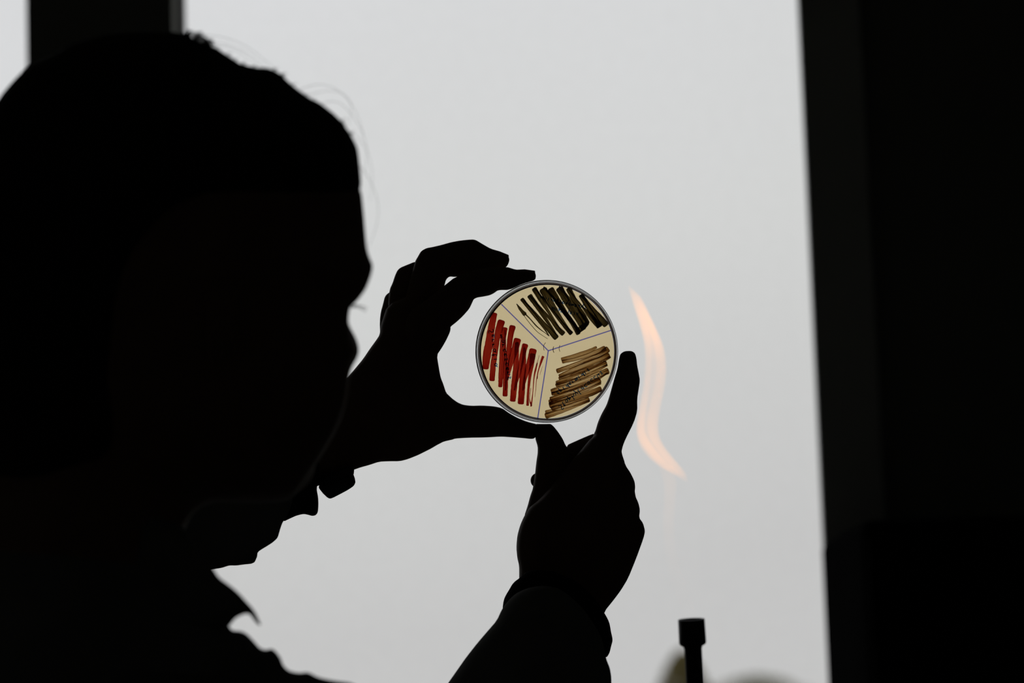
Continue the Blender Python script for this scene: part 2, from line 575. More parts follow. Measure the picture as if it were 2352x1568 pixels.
def tree(name, label, px, top_y, Y, half_w, m, group, blob):
    tip = at(px, top_y, Y)
    r_ = half_w * Y / F
    t = empty(name, (tip[0], tip[1], -7.0), label, 'tree')
    V, Q = tube([(tip[0], tip[1], -7.0), (tip[0] + 0.1, tip[1], -3.0), (tip[0], tip[1], tip[2] - 0.4)], [0.16, 0.12, 0.03], 10)
    mesh_obj('trunk', V, Q, M_bark, t)
    N_ = 9000
    hgt = tip[2] + 6.0
    s = rng.random(N_) ** 0.8                       # 0 at the tip, 1 at the foot
    s = np.concatenate([s[:N_ // 2], 0.35 * rng.random(N_ - N_ // 2)])
    rad = r_ * blob(s)
    th = rng.random(N_) * 2 * math.pi
    q = np.sqrt(rng.random(N_))
    C = np.stack([tip[0] + rad * q * np.cos(th), tip[1] + rad * q * np.sin(th), tip[2] - s * hgt], 1)
    a = rng.normal(size=(N_, 3)); a /= np.linalg.norm(a, axis=1)[:, None]
    b = rng.normal(size=(N_, 3)); b = np.cross(a, b); b /= np.linalg.norm(b, axis=1)[:, None]
    sz = 0.06
    V = np.concatenate([C + a * sz, C + b * sz * 0.5, C - a * sz, C - b * sz * 0.5], 0)
    i = np.arange(N_)
    Q = np.stack([i, i + N_, i + 2 * N_, i + 3 * N_], 1)
    mesh_obj('foliage', V, Q, m, t, smooth=False)
    return t


tree('tree', 'olive green tree top far outside, right behind the burner tube', 1566, 1493, 55.0, 62, M_leaf, None,
     lambda s: np.clip(np.sqrt(s * 9), 0, 1.0) * (1 + 1.2 * s))
tree('tree', 'pale grey green tree top low on the horizon, right of the burner tube', 1735, 1551, 70.0, 190, M_leaf2, None,
     lambda s: np.clip(np.sqrt(s * 9), 0, 1.0))

# ------------------------------------------------------------------ bench, stool
bench = empty('lab_bench', (0.35, 2.25, 0.0), 'dark laboratory bench below the frame that carries the burner', 'bench')
boxes('worktop', [(-0.75, 1.3, 1.72, 2.75, 0.82, 0.86)], M_bench, bench, 0.004)
boxes('side_panel', [(-0.73, -0.69, 1.78, 2.72, 0.0, 0.82)], M_bench, bench)
boxes('side_panel', [(1.24, 1.28, 1.78, 2.72, 0.0, 0.82)], M_bench, bench)
boxes('back_panel', [(-0.69, 1.24, 2.68, 2.72, 0.1, 0.82)], M_bench, bench)

SP = np.array([-0.23, 1.24])
st = empty('lab_stool', (SP[0], SP[1], 0.0), 'round dark lab stool under the seated person', 'stool')
V, Q = lathe([(0.0, 0.39), (0.17, 0.39), (0.18, 0.405), (0.18, 0.43), (0.165, 0.445), (0.0, 0.445)], (SP[0], SP[1], 0)); mesh_obj('seat', V, Q, M_shoe, st)
V, Q = lathe([(0.0, 0.06), (0.03, 0.06), (0.03, 0.2), (0.018, 0.2), (0.018, 0.39), (0, 0.39)], (SP[0], SP[1], 0)); mesh_obj('column', V, Q, M_metal, st)
for k in range(5):
    th = k * 2 * math.pi / 5
    V, Q = tube([(SP[0], SP[1], 0.07), (SP[0] + 0.14 * math.cos(th), SP[1] + 0.14 * math.sin(th), 0.05), (SP[0] + 0.25 * math.cos(th), SP[1] + 0.25 * math.sin(th), 0.015)], [0.02, 0.018, 0.014], 10)
    mesh_obj('leg', V, Q, M_metal, st)

# ------------------------------------------------------------------ person
D_HEAD, D_HAND = 1.38, 1.80
head_loc = at(330, 1300, D_HEAD)
person = empty('person', (SP[0], SP[1], 0.0),
               'person in dark jacket seen from behind, holding a culture dish up to the window', 'person')
body_parts = []

# --- head and neck (unit: pixel at 1.38 m = 0.21 mm)
face_edge = [(829, 440), (831.3, 446.4), (836.3, 496), (839.6, 539.4), (843, 572.6), (849.6, 592.5), (856.9, 609),
             (854.5, 625.7), (848, 645.6), (839.6, 665.5), (826.3, 683.8), (814.7, 697), (804.7, 703.7), (801.4, 722),
             (799.8, 742), (803, 762), (811.4, 781.7), (818, 795), (820.3, 806.6), (817, 818), (811.4, 826.5),
             (806.4, 835), (804.7, 845), (803, 861), (801, 885), (797, 920), (785, 960), (765, 1002), (742, 1042),
             (718, 1078), (694, 1115), (672, 1140), (655, 1150), (600, 1155), (500, 1152), (440, 1165)]
S = Sculpt((-190, 930), (20, 1560), (-440, 460), 5.0, D_HEAD)
crown_in = [(-80, 900), (-100, 640), (-60, 420), (20, 250), (160, 150), (330, 110), (500, 140), (620, 190), (740, 270), (808, 350)]
S.slab(crown_in + face_edge + [(300, 1180), (60, 1150)], 335, lambda X, Y: 10 + 0 * X, k=10)
# the neck
S.cap((190, 1050, 10), (150, 1400, 0), 250, 256, k=60)
# brow, nose, lips, chin, cheek on the far side of the face
S.cap((790, 600, 90), (640, 590, 285), 44, 34, k=40)
S.cap((705, 640, 235), (748, 800, 228), 26, 32, k=30)
S.ell((745, 812, 236), (42, 32, 44), k=26)
S.ell((715, 824, 222), (34, 22, 40), k=22)
S.cap((715, 925, 190), (645, 922, 246), 24, 18, k=22)
S.cap((705, 958, 184), (640, 956, 238), 25, 19, k=22)
S.ell((640, 1075, 160), (80, 62, 70), k=50)
S.ell((735, 800, 120), (84, 70, 120), k=40)
# the near ear
ear = [(470, 660), (505, 640), (540, 650), (556, 690), (548, 750), (520, 800), (498, 840), (478, 830), (470, 780), (462, 720)]
S.slab(ear, 16, lambda X, Y: -352 + 0.25 * (X - 470) - 0.15 * 0, k=14)
head = S.mesh(); body_parts.append(head)

# --- left hand, fingers up over the rim and thumb below it (unit: pixel at 1.80 m = 0.28 mm)
H = Sculpt((640, 1245), (535, 1190), (-70, 190), 2.0, D_HAND)
index_L = [(1162, 612), (1186, 619.5), (1204, 618.7), (1227.7, 622), (1231.4, 633), (1229.3, 643.5), (1200, 651.8), (1170, 665.8), (1144, 666),
           (1135, 673), (1125, 678), (1110, 681), (1096, 683), (1088, 687), (1085, 694), (1078, 709), (1063, 726), (1049, 739),
           (1035, 750), (1000, 790), (930, 780), (935, 720), (1000, 672), (1021, 655.4), (1045, 636), (1100, 616)]
H.slab(index_L, 27, lambda X, Y: 0.06 * (X - 1230), k=3)
middle_L = [(953, 600.6), (960, 588.6), (967, 576.5), (979, 569.6), (994, 567), (1015, 562), (1036, 556), (1058, 552), (1084, 549.5),
            (1092.5, 550.7), (1108, 560), (1127, 571), (1148, 577), (1167.4, 586), (1170.5, 597), (1167, 607.5), (1162, 614), (1140, 624),
            (1100, 632), (1045, 636), (1032, 634.7), (1024.5, 642), (1021, 655.4), (1010, 690), (990, 780), (920, 780), (930, 690)]
H.slab(middle_L, 32, 44, k=3)
ring_L = [(912.5, 621), (919.4, 614.4), (934, 608.4), (953, 600.6), (985, 598), (1010, 620), (1005, 660), (990, 700), (960, 780),
          (890, 780), (892, 690), (895, 664), (902, 649), (907, 633)]
H.slab(ring_L, 30, 92, k=3)
H.slab([(970, 596), (1030, 575), (1080, 572), (1120, 590), (1115, 606), (1080, 612), (1030, 618), (985, 630)], 20, 92, k=5)
pinky_L = [(884, 680), (893, 671.5), (905, 668), (935, 680), (935, 730), (915, 790), (873, 775), (872, 737), (874.6, 716), (879, 700.5)]
H.slab(pinky_L, 25, 132, k=3)
H.slab([(905, 684), (1000, 692), (1016, 706), (1000, 722), (905, 716)], 17, 132, k=6)
palm_L = [(872, 768.5), (874, 748), (890, 700), (940, 680), (1000, 690), (1035, 750), (1034.8, 757), (1033, 764), (1024, 783), (1014, 800),
          (1003.4, 815.3), (1008, 844), (1012, 866), (1018.7, 883), (1024.6, 901.8), (1037.4, 914), (1050, 950), (1044, 1007), (1018.7, 1012.5),
          (1008, 1018), (992, 1029), (976, 1037), (960, 1045), (936, 1054.5), (918, 1059), (893, 1059), (871, 1060), (847, 1068),
          (828.5, 1073), (812.5, 1078.6), (740, 1112), (690, 1130), (670, 1080), (740, 930), (800.4, 863.6), (815, 847), (834, 824), (850, 800), (864.7, 780)]
H.slab(palm_L, 52, lambda X, Y: 48 - 0.13 * np.clip(Y - 760, 0, 300), k=6)
thumb_L = [(1024.6, 901.8), (1037.4, 914), (1050.8, 923.8), (1064, 929.4), (1083, 931.6), (1107, 930.8), (1134, 932.6), (1152.6, 936.5),
           (1170, 949), (1190, 960), (1210, 968), (1236, 974.5), (1236, 992), (1229, 1005.8), (1222, 1008), (1200.8, 1005.8), (1176.7, 1003.9),
           (1150, 1002.3), (1117.8, 1004.4), (1075, 1005), (1044, 1007), (1018.7, 1012.5), (1008, 1018.3), (960, 1035), (940, 940)]
H.slab(thumb_L, 38, 6, k=6)
body_parts.append(H.mesh())

# --- right hand: forefinger along the rim, thumb at its foot, the other fingers folded
H = Sculpt((1140, 1500), (790, 1520), (-110, 150), 2.0, D_HAND)
index_R = [(1422, 823), (1425, 812), (1434.6, 806), (1450.6, 805.4), (1458.7, 810.8), (1462, 822.8), (1463.5, 839), (1467, 856), (1470, 873.7),
           (1467, 893), (1463.5, 916.6), (1464, 943.4), (1456, 970), (1437, 1007.6), (1430.6, 1023.7), (1427, 1039.8), (1435, 1065), (1400, 1120), (1330, 1100),
           (1355, 1030), (1364.4, 995), (1367.6, 989), (1373, 970), (1381, 951.4), (1393, 930), (1398.4, 914), (1404.5, 892.5), (1410.5, 871), (1418, 847)]
H.slab(index_R, 31, lambda X, Y: -0.09 * np.clip(Y - 900, 0, 220), k=3)
H.slab([(1299.3, 1023), (1327.5, 1010.3), (1349, 1001), (1364.4, 995), (1400, 1000), (1420, 1050), (1420, 1090), (1330, 1130), (1285, 1080)], 26, 52, k=4)
thumb_R = [(1229.5, 973), (1240, 973.3), (1255, 973.3), (1264.5, 973), (1271, 978), (1282, 991.6), (1292.6, 1007.6), (1299.3, 1023), (1325, 1060),
           (1320, 1130), (1270, 1195), (1203, 1188), (1212.3, 1160), (1217.7, 1139), (1224.4, 1120), (1229.7, 1081), (1230.5, 1072),
           (1232.4, 1056), (1235, 1040), (1235, 1025), (1229, 1006)]
H.slab(thumb_R, 34, lambda X, Y: 12 + 0.12 * np.clip(Y - 980, 0, 200), k=3)
back_R = [(1364, 998), (1395, 990), (1420, 1020), (1427, 1039.8), (1437, 1069), (1448, 1085), (1457.3, 1104), (1459.2, 1117.4), (1457.3, 1134.8),
          (1466.7, 1155), (1470, 1171), (1467.8, 1188.5), (1477, 1200.6), (1481.8, 1219), (1478.4, 1235), (1461, 1283), (1442.4, 1328.6),
          (1426.4, 1355), (1410.4, 1376.5), (1387.8, 1404.5), (1350, 1500), (1240, 1500), (1192, 1380), (1192.4, 1326), (1192.4, 1299),
          (1188, 1280.6), (1185.8, 1256.6), (1188, 1230), (1194.5, 1206), (1204, 1184.6), (1216, 1165), (1238, 1148), (1268, 1115), (1312, 1060)]
H.slab(back_R, 58, lambda X, Y: -22 + 0 * X, k=4)
for (x1, y1, x2, y2, r1, r2, z1, z2) in ((1430, 1112, 1310, 1085, 26, 20, 40, 88), (1438, 1165, 1290, 1122, 27, 20, 45, 92), (1446, 1215, 1300, 1160, 29, 19, 45, 92)):
    H.cap((x1, y1, z1), (x2, y2, z2), r1, r2, k=5)
H.cap((1300, 1122, 90), (1236, 1103, 84), 20, 17.5, k=4)
H.cap((1440, 1108, 5), (1443, 1216, 5), 14, 30, k=10)
body_parts.append(H.mesh())


def W(X, Yv, d):
    return CAM + d * f0 + X * R_ + Yv * U_


wristR, elbowR, shR = W(0.030, -0.170, 1.785), W(-0.006, -0.315, 1.53), W(-0.083, -0.215, 1.295)
wristL, elbowL, shL = W(-0.127, -0.087, 1.80), W(-0.297, -0.129, 1.74), W(-0.31, -0.135, 1.49)
chest = (shR + shL) / 2 + np.array([0, 0, -0.06])
hip = np.array([SP[0], SP[1], 0.53])
body_parts.append(limb_mesh([
    [(wristR, 0.024), (elbowR, 0.034), (shR, 0.040)],
    [(at(672, 1090, 1.79), 0.015), (elbowL, 0.030), (shL, 0.038)],
    [(at(160, 1420, 1.38), 0.045), (chest, 0.085), ((chest + hip) / 2, 0.10), (hip, 0.11)],
    [(shR + np.array([0, 0, -0.03]), 0.04), (chest, 0.08), (shL + np.array([0, 0, -0.03]), 0.04)]], h=0.007))
V, Q = join(body_parts)
V[:, 2] = np.maximum(V[:, 2], 0.449)           # seated on the stool
body = mesh_obj('body', V, Q, M_skin, person)

# --- nails of the two fingers that reach over the rim
def plate(poly, d0, hz):
    n = len(poly); P = np.array(poly, float)
    V = np.concatenate([at(P[:, 0], P[:, 1], np.full(n, d0 - hz)), at(P[:, 0], P[:, 1], np.full(n, d0 + hz))])
    return V, [tuple(range(n - 1, -1, -1)), tuple(range(n, 2 * n))] + [(i, (i + 1) % n, (i + 1) % n + n, i + n) for i in range(n)]


for poly, dz in (([(1128, 571.3), (1148, 577), (1168, 585.2), (1169, 589), (1150, 585), (1128, 580)], 44),
                 ([(1188, 619), (1205, 618.2), (1228.5, 621.4), (1229.5, 626), (1208, 625), (1188, 626)], -1)):
    V, Fc = plate(poly, D_HAND + dz * D_HAND / F, 0.0042)
    mesh_obj('fingernail', V, Fc, M_nail, body, smooth=False)

# --- hair
S = Sculpt((-240, 930), (30, 1300), (-440, 440), 5.0, D_HEAD)
crown = [(-70, 380), (-40, 290), (0, 221), (29, 186.5), (63, 152), (115, 129), (155, 103), (201, 89), (247, 77.5), (321, 71.8),
         (402, 73.5), (421, 77), (445, 87), (462, 96), (476.5, 104), (495.7, 108), (519, 124.4), (536, 135), (553, 146.7), (576.5, 152),
         (591, 155), (612.6, 155), (625, 159), (644.5, 169), (668, 192.4), (693.4, 211.6), (714.6, 226.5), (734, 235),
         (761.4, 256), (782.7, 275.4), (804, 305), (819, 333), (823, 347.6), (828, 393), (830.5, 430)]
hair_poly = crown + [(812, 470), (760, 540), (690, 590), (600, 620), (520, 640), (470, 700), (455, 850), (440, 960), (400, 1060),
                     (300, 1160), (60, 1190), (-120, 1060), (-170, 800), (-150, 560)]
S.slab(hair_poly, 395, lambda X, Y: 5 + 0 * X, k=10, wob=0.0, squash=0.95)
hv, hq = S.mesh()
strands = [(hv, hq)]


def strand(pts, d, r=0.00012, n=5, steps=14):
    P = np.array(pts, float)
    t = np.linspace(0, len(P) - 1, steps)
    x = np.interp(t, range(len(P)), P[:, 0]); y = np.interp(t, range(len(P)), P[:, 1])
    for _ in range(3):
        x[1:-1] = (x[:-2] + 2 * x[1:-1] + x[2:]) / 4; y[1:-1] = (y[:-2] + 2 * y[1:-1] + y[2:]) / 4
    return tube(at(x, y, np.full(steps, d)), np.linspace(r, r * 0.6, steps), 6)


loops = [([(700, 222), (750, 205), (790, 212), (812, 240), (800, 290)], 1.39), ([(735, 240), (770, 225), (800, 250), (835, 300), (848, 350), (835, 400)], 1.41),
         ([(826, 380), (850, 410), (866, 450), (872, 490), (862, 530), (846, 570)], 1.40), ([(800, 300), (840, 330), (858, 400), (850, 460)], 1.37),
         ([(470, 95), (520, 100), (570, 120), (610, 150)], 1.39), ([(440, 80), (500, 80), (560, 100), (600, 130), (640, 165)], 1.42),
         ([(480, 105), (530, 108), (575, 135), (600, 154)], 1.36), ([(690, 205), (730, 190), (775, 200), (820, 250), (838, 320)], 1.43)]
for p, d in loops:
    strands.append(strand(p, d, 0.00009))
for _ in range(260):                                  # the loose tuft and flyaways along the crown
    k = random.choice([0] * 2 + [1])
    i = random.randint(11, 14) if k else random.randint(10, 30)
    x, y = crown[i]
    L_ = random.uniform(10, 32) if k else random.uniform(8, 26)
    a0 = math.radians(random.uniform(-60, 20) if k else random.uniform(-40, 45))
    pts = [(x - 18, y + 12)]
    if i >= 15 and not k: pts = [(x - 16, y + 10)]
    cx_, cy_ = x - 4, y + 4
    for s_ in range(4):
        pts.append((cx_, cy_)); cx_ += L_ / 4 * math.cos(a0); cy_ += L_ / 4 * math.sin(a0); a0 += random.uniform(-0.1, 0.5)
    strands.append(strand(pts, D_HEAD + random.uniform(-0.02, 0.03), 0.0003 if k else 0.0002))
for (x, y) in ((432, 84), (446, 88), (456, 92), (466, 98), (474, 104)):
    for _ in range(14):
        x2, y2 = x + random.uniform(-10, 12), y - random.uniform(3, 16)
        strands.append(strand([(x - 8, y + 14), (x, y + 2), (x2, y2), (x2 + random.uniform(2, 14), y2 + random.uniform(-2, 8))], D_HEAD + random.uniform(-.02, .02), 0.0003))
V, Q = join(strands)
mesh_obj('hair', V, Q, M_hair, person)
lash = []
for k in range(5):
    y_ = 696 + k * 1.7
    lash.append(strand([(800, y_ + 4), (822, y_ + 3), (834, y_ + 7 + k * 0.6), (845 - k * 1.3, y_ + 10 + k * 1.1)], 1.41 + 0.002 * k, 0.00013))
V, Q = join(lash)
mesh_obj('eyelashes', V, Q, M_hair, person)
for (x, y, z) in ((752, 692, 98), (606, 692, 286)):
    c_ = at(x, y, D_HEAD + z * D_HEAD / F)
    V, Q = lathe([(0.0100 * math.sin(t), -0.0100 * math.cos(t)) for t in np.linspace(0, math.pi, 13)], c_, (0.7, 0.7, -0.1), 24)
    e_ = mesh_obj('eye', V, Q, M_eye, person)
    V, Q = lathe([(0.0105 * math.sin(t), 0.0105 * math.cos(t)) for t in np.linspace(0.0, 0.52, 6)], c_, (0.7, 0.7, -0.1), 24)
    mesh_obj('iris', V, Q, M_hair, e_)
lp = [at(x, y, D_HEAD + z * D_HEAD / F) for x, y, z in ((742, 941, 120), (728, 940, 176), (700, 941, 222), (655, 942, 256), (612, 943, 272))]
V, Q = limb_mesh([[(lp[i], (0.002, 0.0042, 0.0052, 0.0045, 0.002)[i]) for i in range(5)]], h=0.0012, k=0.002)
mesh_obj('lips', V, Q, M_lips, person)

# --- jacket: torso, collar and sleeves; knitted cuffs
J = []
S = Sculpt((-460, 1010), (1150, 1850), (-340, 320), 6.0, D_HEAD)
torso = [(-420, 1560), (-260, 1440), (-60, 1370), (150, 1330), (400, 1330), (480, 1400), (527, 1436.5), (532, 1448), (552, 1448), (566, 1454), (575, 1463),
         (586, 1475), (598, 1489), (611.4, 1492.6), (624.6, 1487.7), (634, 1496), (644.4, 1509), (651, 1529), (664, 1540.5), (687.4, 1545.5), (707, 1542),
         (730, 1555), (763, 1562), (813, 1568), (880, 1610), (950, 1700), (980, 1900), (-440, 1900)]
S.slab(torso, 260, 0, k=8)
S.cap((150, 1420, 0), (120, 1580, 0), 288, 320, k=30)
J.append(S.mesh())
S = Sculpt((250, 640), (1140, 1480), (-260, 40), 3.0, D_HEAD)
collar = [(330, 1180), (415, 1203), (440, 1235), (470, 1277), (490.8, 1306.6), (502.4, 1325.8), (532, 1347), (549, 1362), (565, 1380), (579, 1395), (588.3, 1409), (594, 1422),
          (601, 1437), (592, 1434), (584, 1425), (575, 1411.7), (565, 1408.4), (545, 1416.6), (536, 1425), (527, 1438), (500, 1446), (380, 1440), (300, 1350)]
S.slab(collar, 26, lambda X, Y: -150 + 0.45 * (X - 400), k=6)
J.append(S.mesh())
S = Sculpt((20, 760), (1010, 1400), (-130, 110), 4.0, 1.76)
sl_L = [(672, 1150), (664, 1175), (656, 1190), (649.4, 1198.6), (644.4, 1211.8), (641, 1224), (637.8, 1235), (627, 1245), (614.7, 1253), (603, 1260), (593.2, 1266.4), (590.5, 1272), (591.6, 1278), (588, 1283), (586.6, 1289.5),
        (578.4, 1294.4), (560, 1296), (542, 1298.7), (527, 1298), (518, 1301), (509, 1304), (490.8, 1306.6), (380, 1325), (200, 1370), (60, 1300), (120, 1120), (450, 1040), (600, 1010), (690, 1040), (668, 1110)]
S.slab(sl_L, 92, lambda X, Y: 10 - 0.05 * (660 - X), k=6)
J.append(S.mesh())
S = Sculpt((880, 1470), (1290, 2330), (-190, 190), 4.0, 1.70)
sl_R = [(1153, 1398), (1168, 1378), (1186.6, 1361), (1212, 1350), (1240, 1345), (1262, 1346), (1282.5, 1351), (1302, 1363), (1320, 1378), (1342, 1400), (1360, 1426), (1374, 1449),
        (1384, 1470), (1392.3, 1512), (1396, 1522), (1401, 1534), (1404, 1552), (1404.5, 1568), (1410, 1700), (1400, 2000), (1330, 2200), (1180, 2290), (1000, 2230),
        (930, 2000), (960, 1720), (1000, 1610), (1029, 1568), (1053, 1534), (1069, 1511), (1096, 1476.5), (1120, 1448.5), (1141, 1424.5)]
S.slab(sl_R, 125, lambda X, Y: 42 - 0.36 * (Y - 1560) - 42, k=6)
J.append(S.mesh())
J.append(limb_mesh([
    [(elbowR + 0.42 * (wristR - elbowR), 0.047), (elbowR, 0.058), (shR + np.array([0, 0, -0.035]), 0.072)],
    [(at(320, 1235, 1.755), 0.037), (elbowL, 0.050), (shL + np.array([0, 0, -0.02]), 0.066)],
    [(chest + np.array([0, 0, -0.05]), 0.135), ((chest + hip) / 2, 0.145), (hip + np.array([0, 0, 0.03]), 0.155)],
    [(shR + np.array([0, 0.01, -0.05]), 0.075), (chest + np.array([0, 0, -0.05]), 0.12), (shL + np.array([0, 0, -0.04]), 0.07)]], h=0.009, k=0.05))
V, Q = join(J)
V[:, 2] = np.where(np.hypot(V[:, 0] - SP[0], V[:, 1] - SP[1]) < 0.25, np.maximum(V[:, 2], 0.448), V[:, 2])
jacket = mesh_obj('jacket', V, Q, M_jacket, person)
S = Sculpt((640, 760), (1020, 1210), (-80, 90), 2.5, 1.785)
S.slab([(661, 1152), (655, 1176), (649.4, 1198.6), (665, 1191), (680.8, 1183.8), (697.3, 1179.8), (708, 1182), (717.4, 1184.8), (725.4, 1183), (730.3, 1176.4),
        (731.5, 1158), (730.8, 1141.5), (727, 1121.5), (733, 1100), (735, 1060), (715, 1035), (690, 1035), (672, 1095)], 62, 5, k=4)
V, Q = S.mesh()
o = mesh_obj('cuff', V, Q, M_cuff, jacket); o['label'] = 'black ribbed knit cuff'
S = Sculpt((1135, 1425), (1290, 1600), (-130, 130), 2.5, 1.77)
S.slab([(1153, 1398), (1154.5, 1385), (1157.2, 1376.5), (1165, 1358), (1176, 1342), (1184, 1333), (1192.4, 1326.5), (1205, 1316), (1222, 1310), (1248, 1307.5), (1270, 1311), (1293, 1320.6), (1320, 1334), (1346.5, 1352.5),
        (1370, 1380), (1387.8, 1404.5), (1394.4, 1419), (1402.4, 1440.5), (1405.5, 1455), (1407.4, 1469.8), (1405, 1484), (1401, 1496.5), (1392.3, 1512), (1370, 1500),
        (1350, 1445), (1310, 1398), (1270, 1375), (1230, 1372), (1190, 1388), (1165, 1410)], 26,
       lambda X, Y: -55 + 0.0042 * ((X - 1275) * 0.96 + (Y - 1400) * 0.27) ** 2, k=4, wob=1.2)
n_ = (wristR - elbowR) / np.linalg.norm(wristR - elbowR)
V, Q = S.mesh()
o = mesh_obj('cuff', V, Q, M_cuff, jacket); o['label'] = 'black ribbed knit cuff'

# --- trousers and shoes (seated, below the frame)
kneeR, kneeL = np.array([-0.02, 1.62, 0.50]), np.array([-0.34, 1.66, 0.50])
ankR, ankL = np.array([-0.02, 1.55, 0.10]), np.array([-0.34, 1.58, 0.10])
hipR, hipL = hip + np.array([0.09, -0.0, -0.005]), hip + np.array([-0.09, 0.0, -0.005])
V, Q = limb_mesh([[(hipR, 0.082), (kneeR, 0.06), (ankR, 0.045)], [(hipL, 0.082), (kneeL, 0.06), (ankL, 0.045)], [(hipR, 0.08), (hipL, 0.08)]], h=0.009)
V[:, 2] = np.maximum(V[:, 2], np.where(np.hypot(V[:, 0] - SP[0], V[:, 1] - SP[1]) < 0.2, 0.447, 0.0))
mesh_obj('trousers', V, Q, M_trouser, person)
for a_ in (ankR, ankL):
    V, Q = limb_mesh([[(a_ + np.array([0, 0, -0.045]), 0.045), (a_ + np.array([0.0, 0.16, -0.062]), 0.034)]], h=0.006)
    V[:, 2] = np.maximum(V[:, 2], 0.001)
    mesh_obj('shoe', V, Q, M_shoe, person)

# ------------------------------------------------------------------ wristwatch
wc = at(775, 1105, 1.80)
watch = empty('wristwatch', wc, 'black wristwatch with thick square case on the raised far wrist', 'watch')


def prism(poly, d0, z0, z1):
    n = len(poly)
    P = np.array(poly, float)
    V = np.concatenate([at(P[:, 0], P[:, 1], np.full(n, d0 + z0)), at(P[:, 0], P[:, 1], np.full(n, d0 + z1))])
    Fc = [tuple(range(n - 1, -1, -1)), tuple(range(n, 2 * n))] + [(i, (i + 1) % n, (i + 1) % n + n, i + n) for i in range(n)]
    return V, Fc


V, Fc = prism([(731, 1119), (742, 1133), (751, 1141.5), (757.6, 1145.5), (767, 1141.8), (783, 1133.5), (797, 1126), (804.4, 1121.4), (813.8, 1114.8),
               (816.5, 1106.7), (815, 1098), (811.5, 1088), (808, 1078), (765, 1094), (738, 1104)], 1.80, -0.014, 0.018)
o = mesh_obj('case', V, Fc, M_watch, watch, smooth=False)
b = o.modifiers.new('edge', 'BEVEL'); b.width = 0.0012; b.segments = 3
V, Fc = prism([(740, 1099), (772, 1085), (806, 1067.5), (812.5, 1069), (813.5, 1079), (812.5, 1090), (776, 1104), (745, 1117)], 1.80, -0.0165, 0.020)
o = mesh_obj('bezel', V, Fc, M_watch, watch, smooth=False)
b = o.modifiers.new('edge', 'BEVEL'); b.width = 0.0010; b.segments = 3
V, Fc = prism([(748, 1134), (757.5, 1142), (800, 1120), (795, 1108), (760, 1120)], 1.80, -0.0146, -0.0138)
mesh_obj('crystal', V, Fc, M_watchglass, watch, smooth=False)
S = Sculpt((690, 830), (960, 1130), (-70, 110), 2.5, 1.80)
S.slab([(735, 1108), (806, 1076), (793, 1040), (768, 1002), (745, 985), (718, 1030)], 64, 22, k=4)
V, Q = S.mesh()
mesh_obj('strap', V, Q, M_strap, watch)

# ------------------------------------------------------------------ petri dish
DC = at(1256.7, 807, 1.80)
wdir = (DC - CAM) / np.linalg.norm(DC - CAM)
zax = -wdir
# turned about three degrees off the line of sight
xax = np.cross(U_, zax); xax /= np.linalg.norm(xax)
yax = np.cross(zax, xax)
zax = zax - 0.045 * xax + 0.015 * yax; zax /= np.linalg.norm(zax)
xax = np.cross(yax, zax); xax /= np.linalg.norm(xax); yax = np.cross(zax, xax)
dish = empty('petri_dish', DC, 'round clear petri dish with red, black and amber streaks, held in both hands', 'petri dish')


def dish_pt(x, y, z):
    x, y, z = np.asarray(x, float), np.asarray(y, float), np.asarray(z, float)
    return DC + x[..., None] * xax + y[..., None] * yax + z[..., None] * zax


def dlathe(profile, n=288):
    V, Q = lathe(profile, DC, zax, n)
    return V, Q


mm = 0.001
V, Q = dlathe([(0, 7.5 * mm), (44.2 * mm, 7.5 * mm), (44.8 * mm, 7.3 * mm), (45.0 * mm, 6.9 * mm), (45.1 * mm, -2.0 * mm), (44.2 * mm, -2.0 * mm), (44.1 * mm, 6.0 * mm), (43.7 * mm, 6.4 * mm), (0, 6.4 * mm)])
mesh_obj('lid', V, Q, M_plastic, dish, smooth=False)
V, Q = dlathe([(0, -6.4 * mm), (42.35 * mm, -6.4 * mm), (42.4 * mm, -7.45 * mm), (42.3 * mm, -7.5 * mm), (0, -7.5 * mm)])
base_o = mesh_obj('base', V, Q, M_plastic, dish, smooth=False)
V, Q = dlathe([(42.45 * mm, -7.45 * mm), (42.5 * mm, 5.6 * mm), (43.6 * mm, 5.6 * mm), (43.75 * mm, -6.9 * mm), (43.4 * mm, -7.5 * mm), (42.45 * mm, -7.45 * mm)])
mesh_obj('side_wall', V, Q, M_wallplastic, base_o)
V, Q = dlathe([(0, -6.3 * mm), (41.85 * mm, -6.3 * mm), (42.25 * mm, -2.6 * mm), (0, -3.2 * mm)])
agar = mesh_obj('agar', V, Q, M_agar, dish, smooth=False)

SC = 0.22959 * 1.80 / F          # one unit of the dish drawing (a 1568-unit square laid over the dish)


def dl(zx, zy, h):
    """drawing coordinates on the dish -> world, h = height over the dish's middle plane"""
    k = (1.80 - h) / 1.80        # seen through the dish: keep size on the plane at height h
    x = (np.asarray(zx, float) * 0.22959 + 1080 - 1256.7) * 1.80 / F * k
    y = -(np.asarray(zy, float) * 0.22959 + 620 - 807) * 1.80 / F * k
    return dish_pt(x, y, np.full(np.shape(x), h))


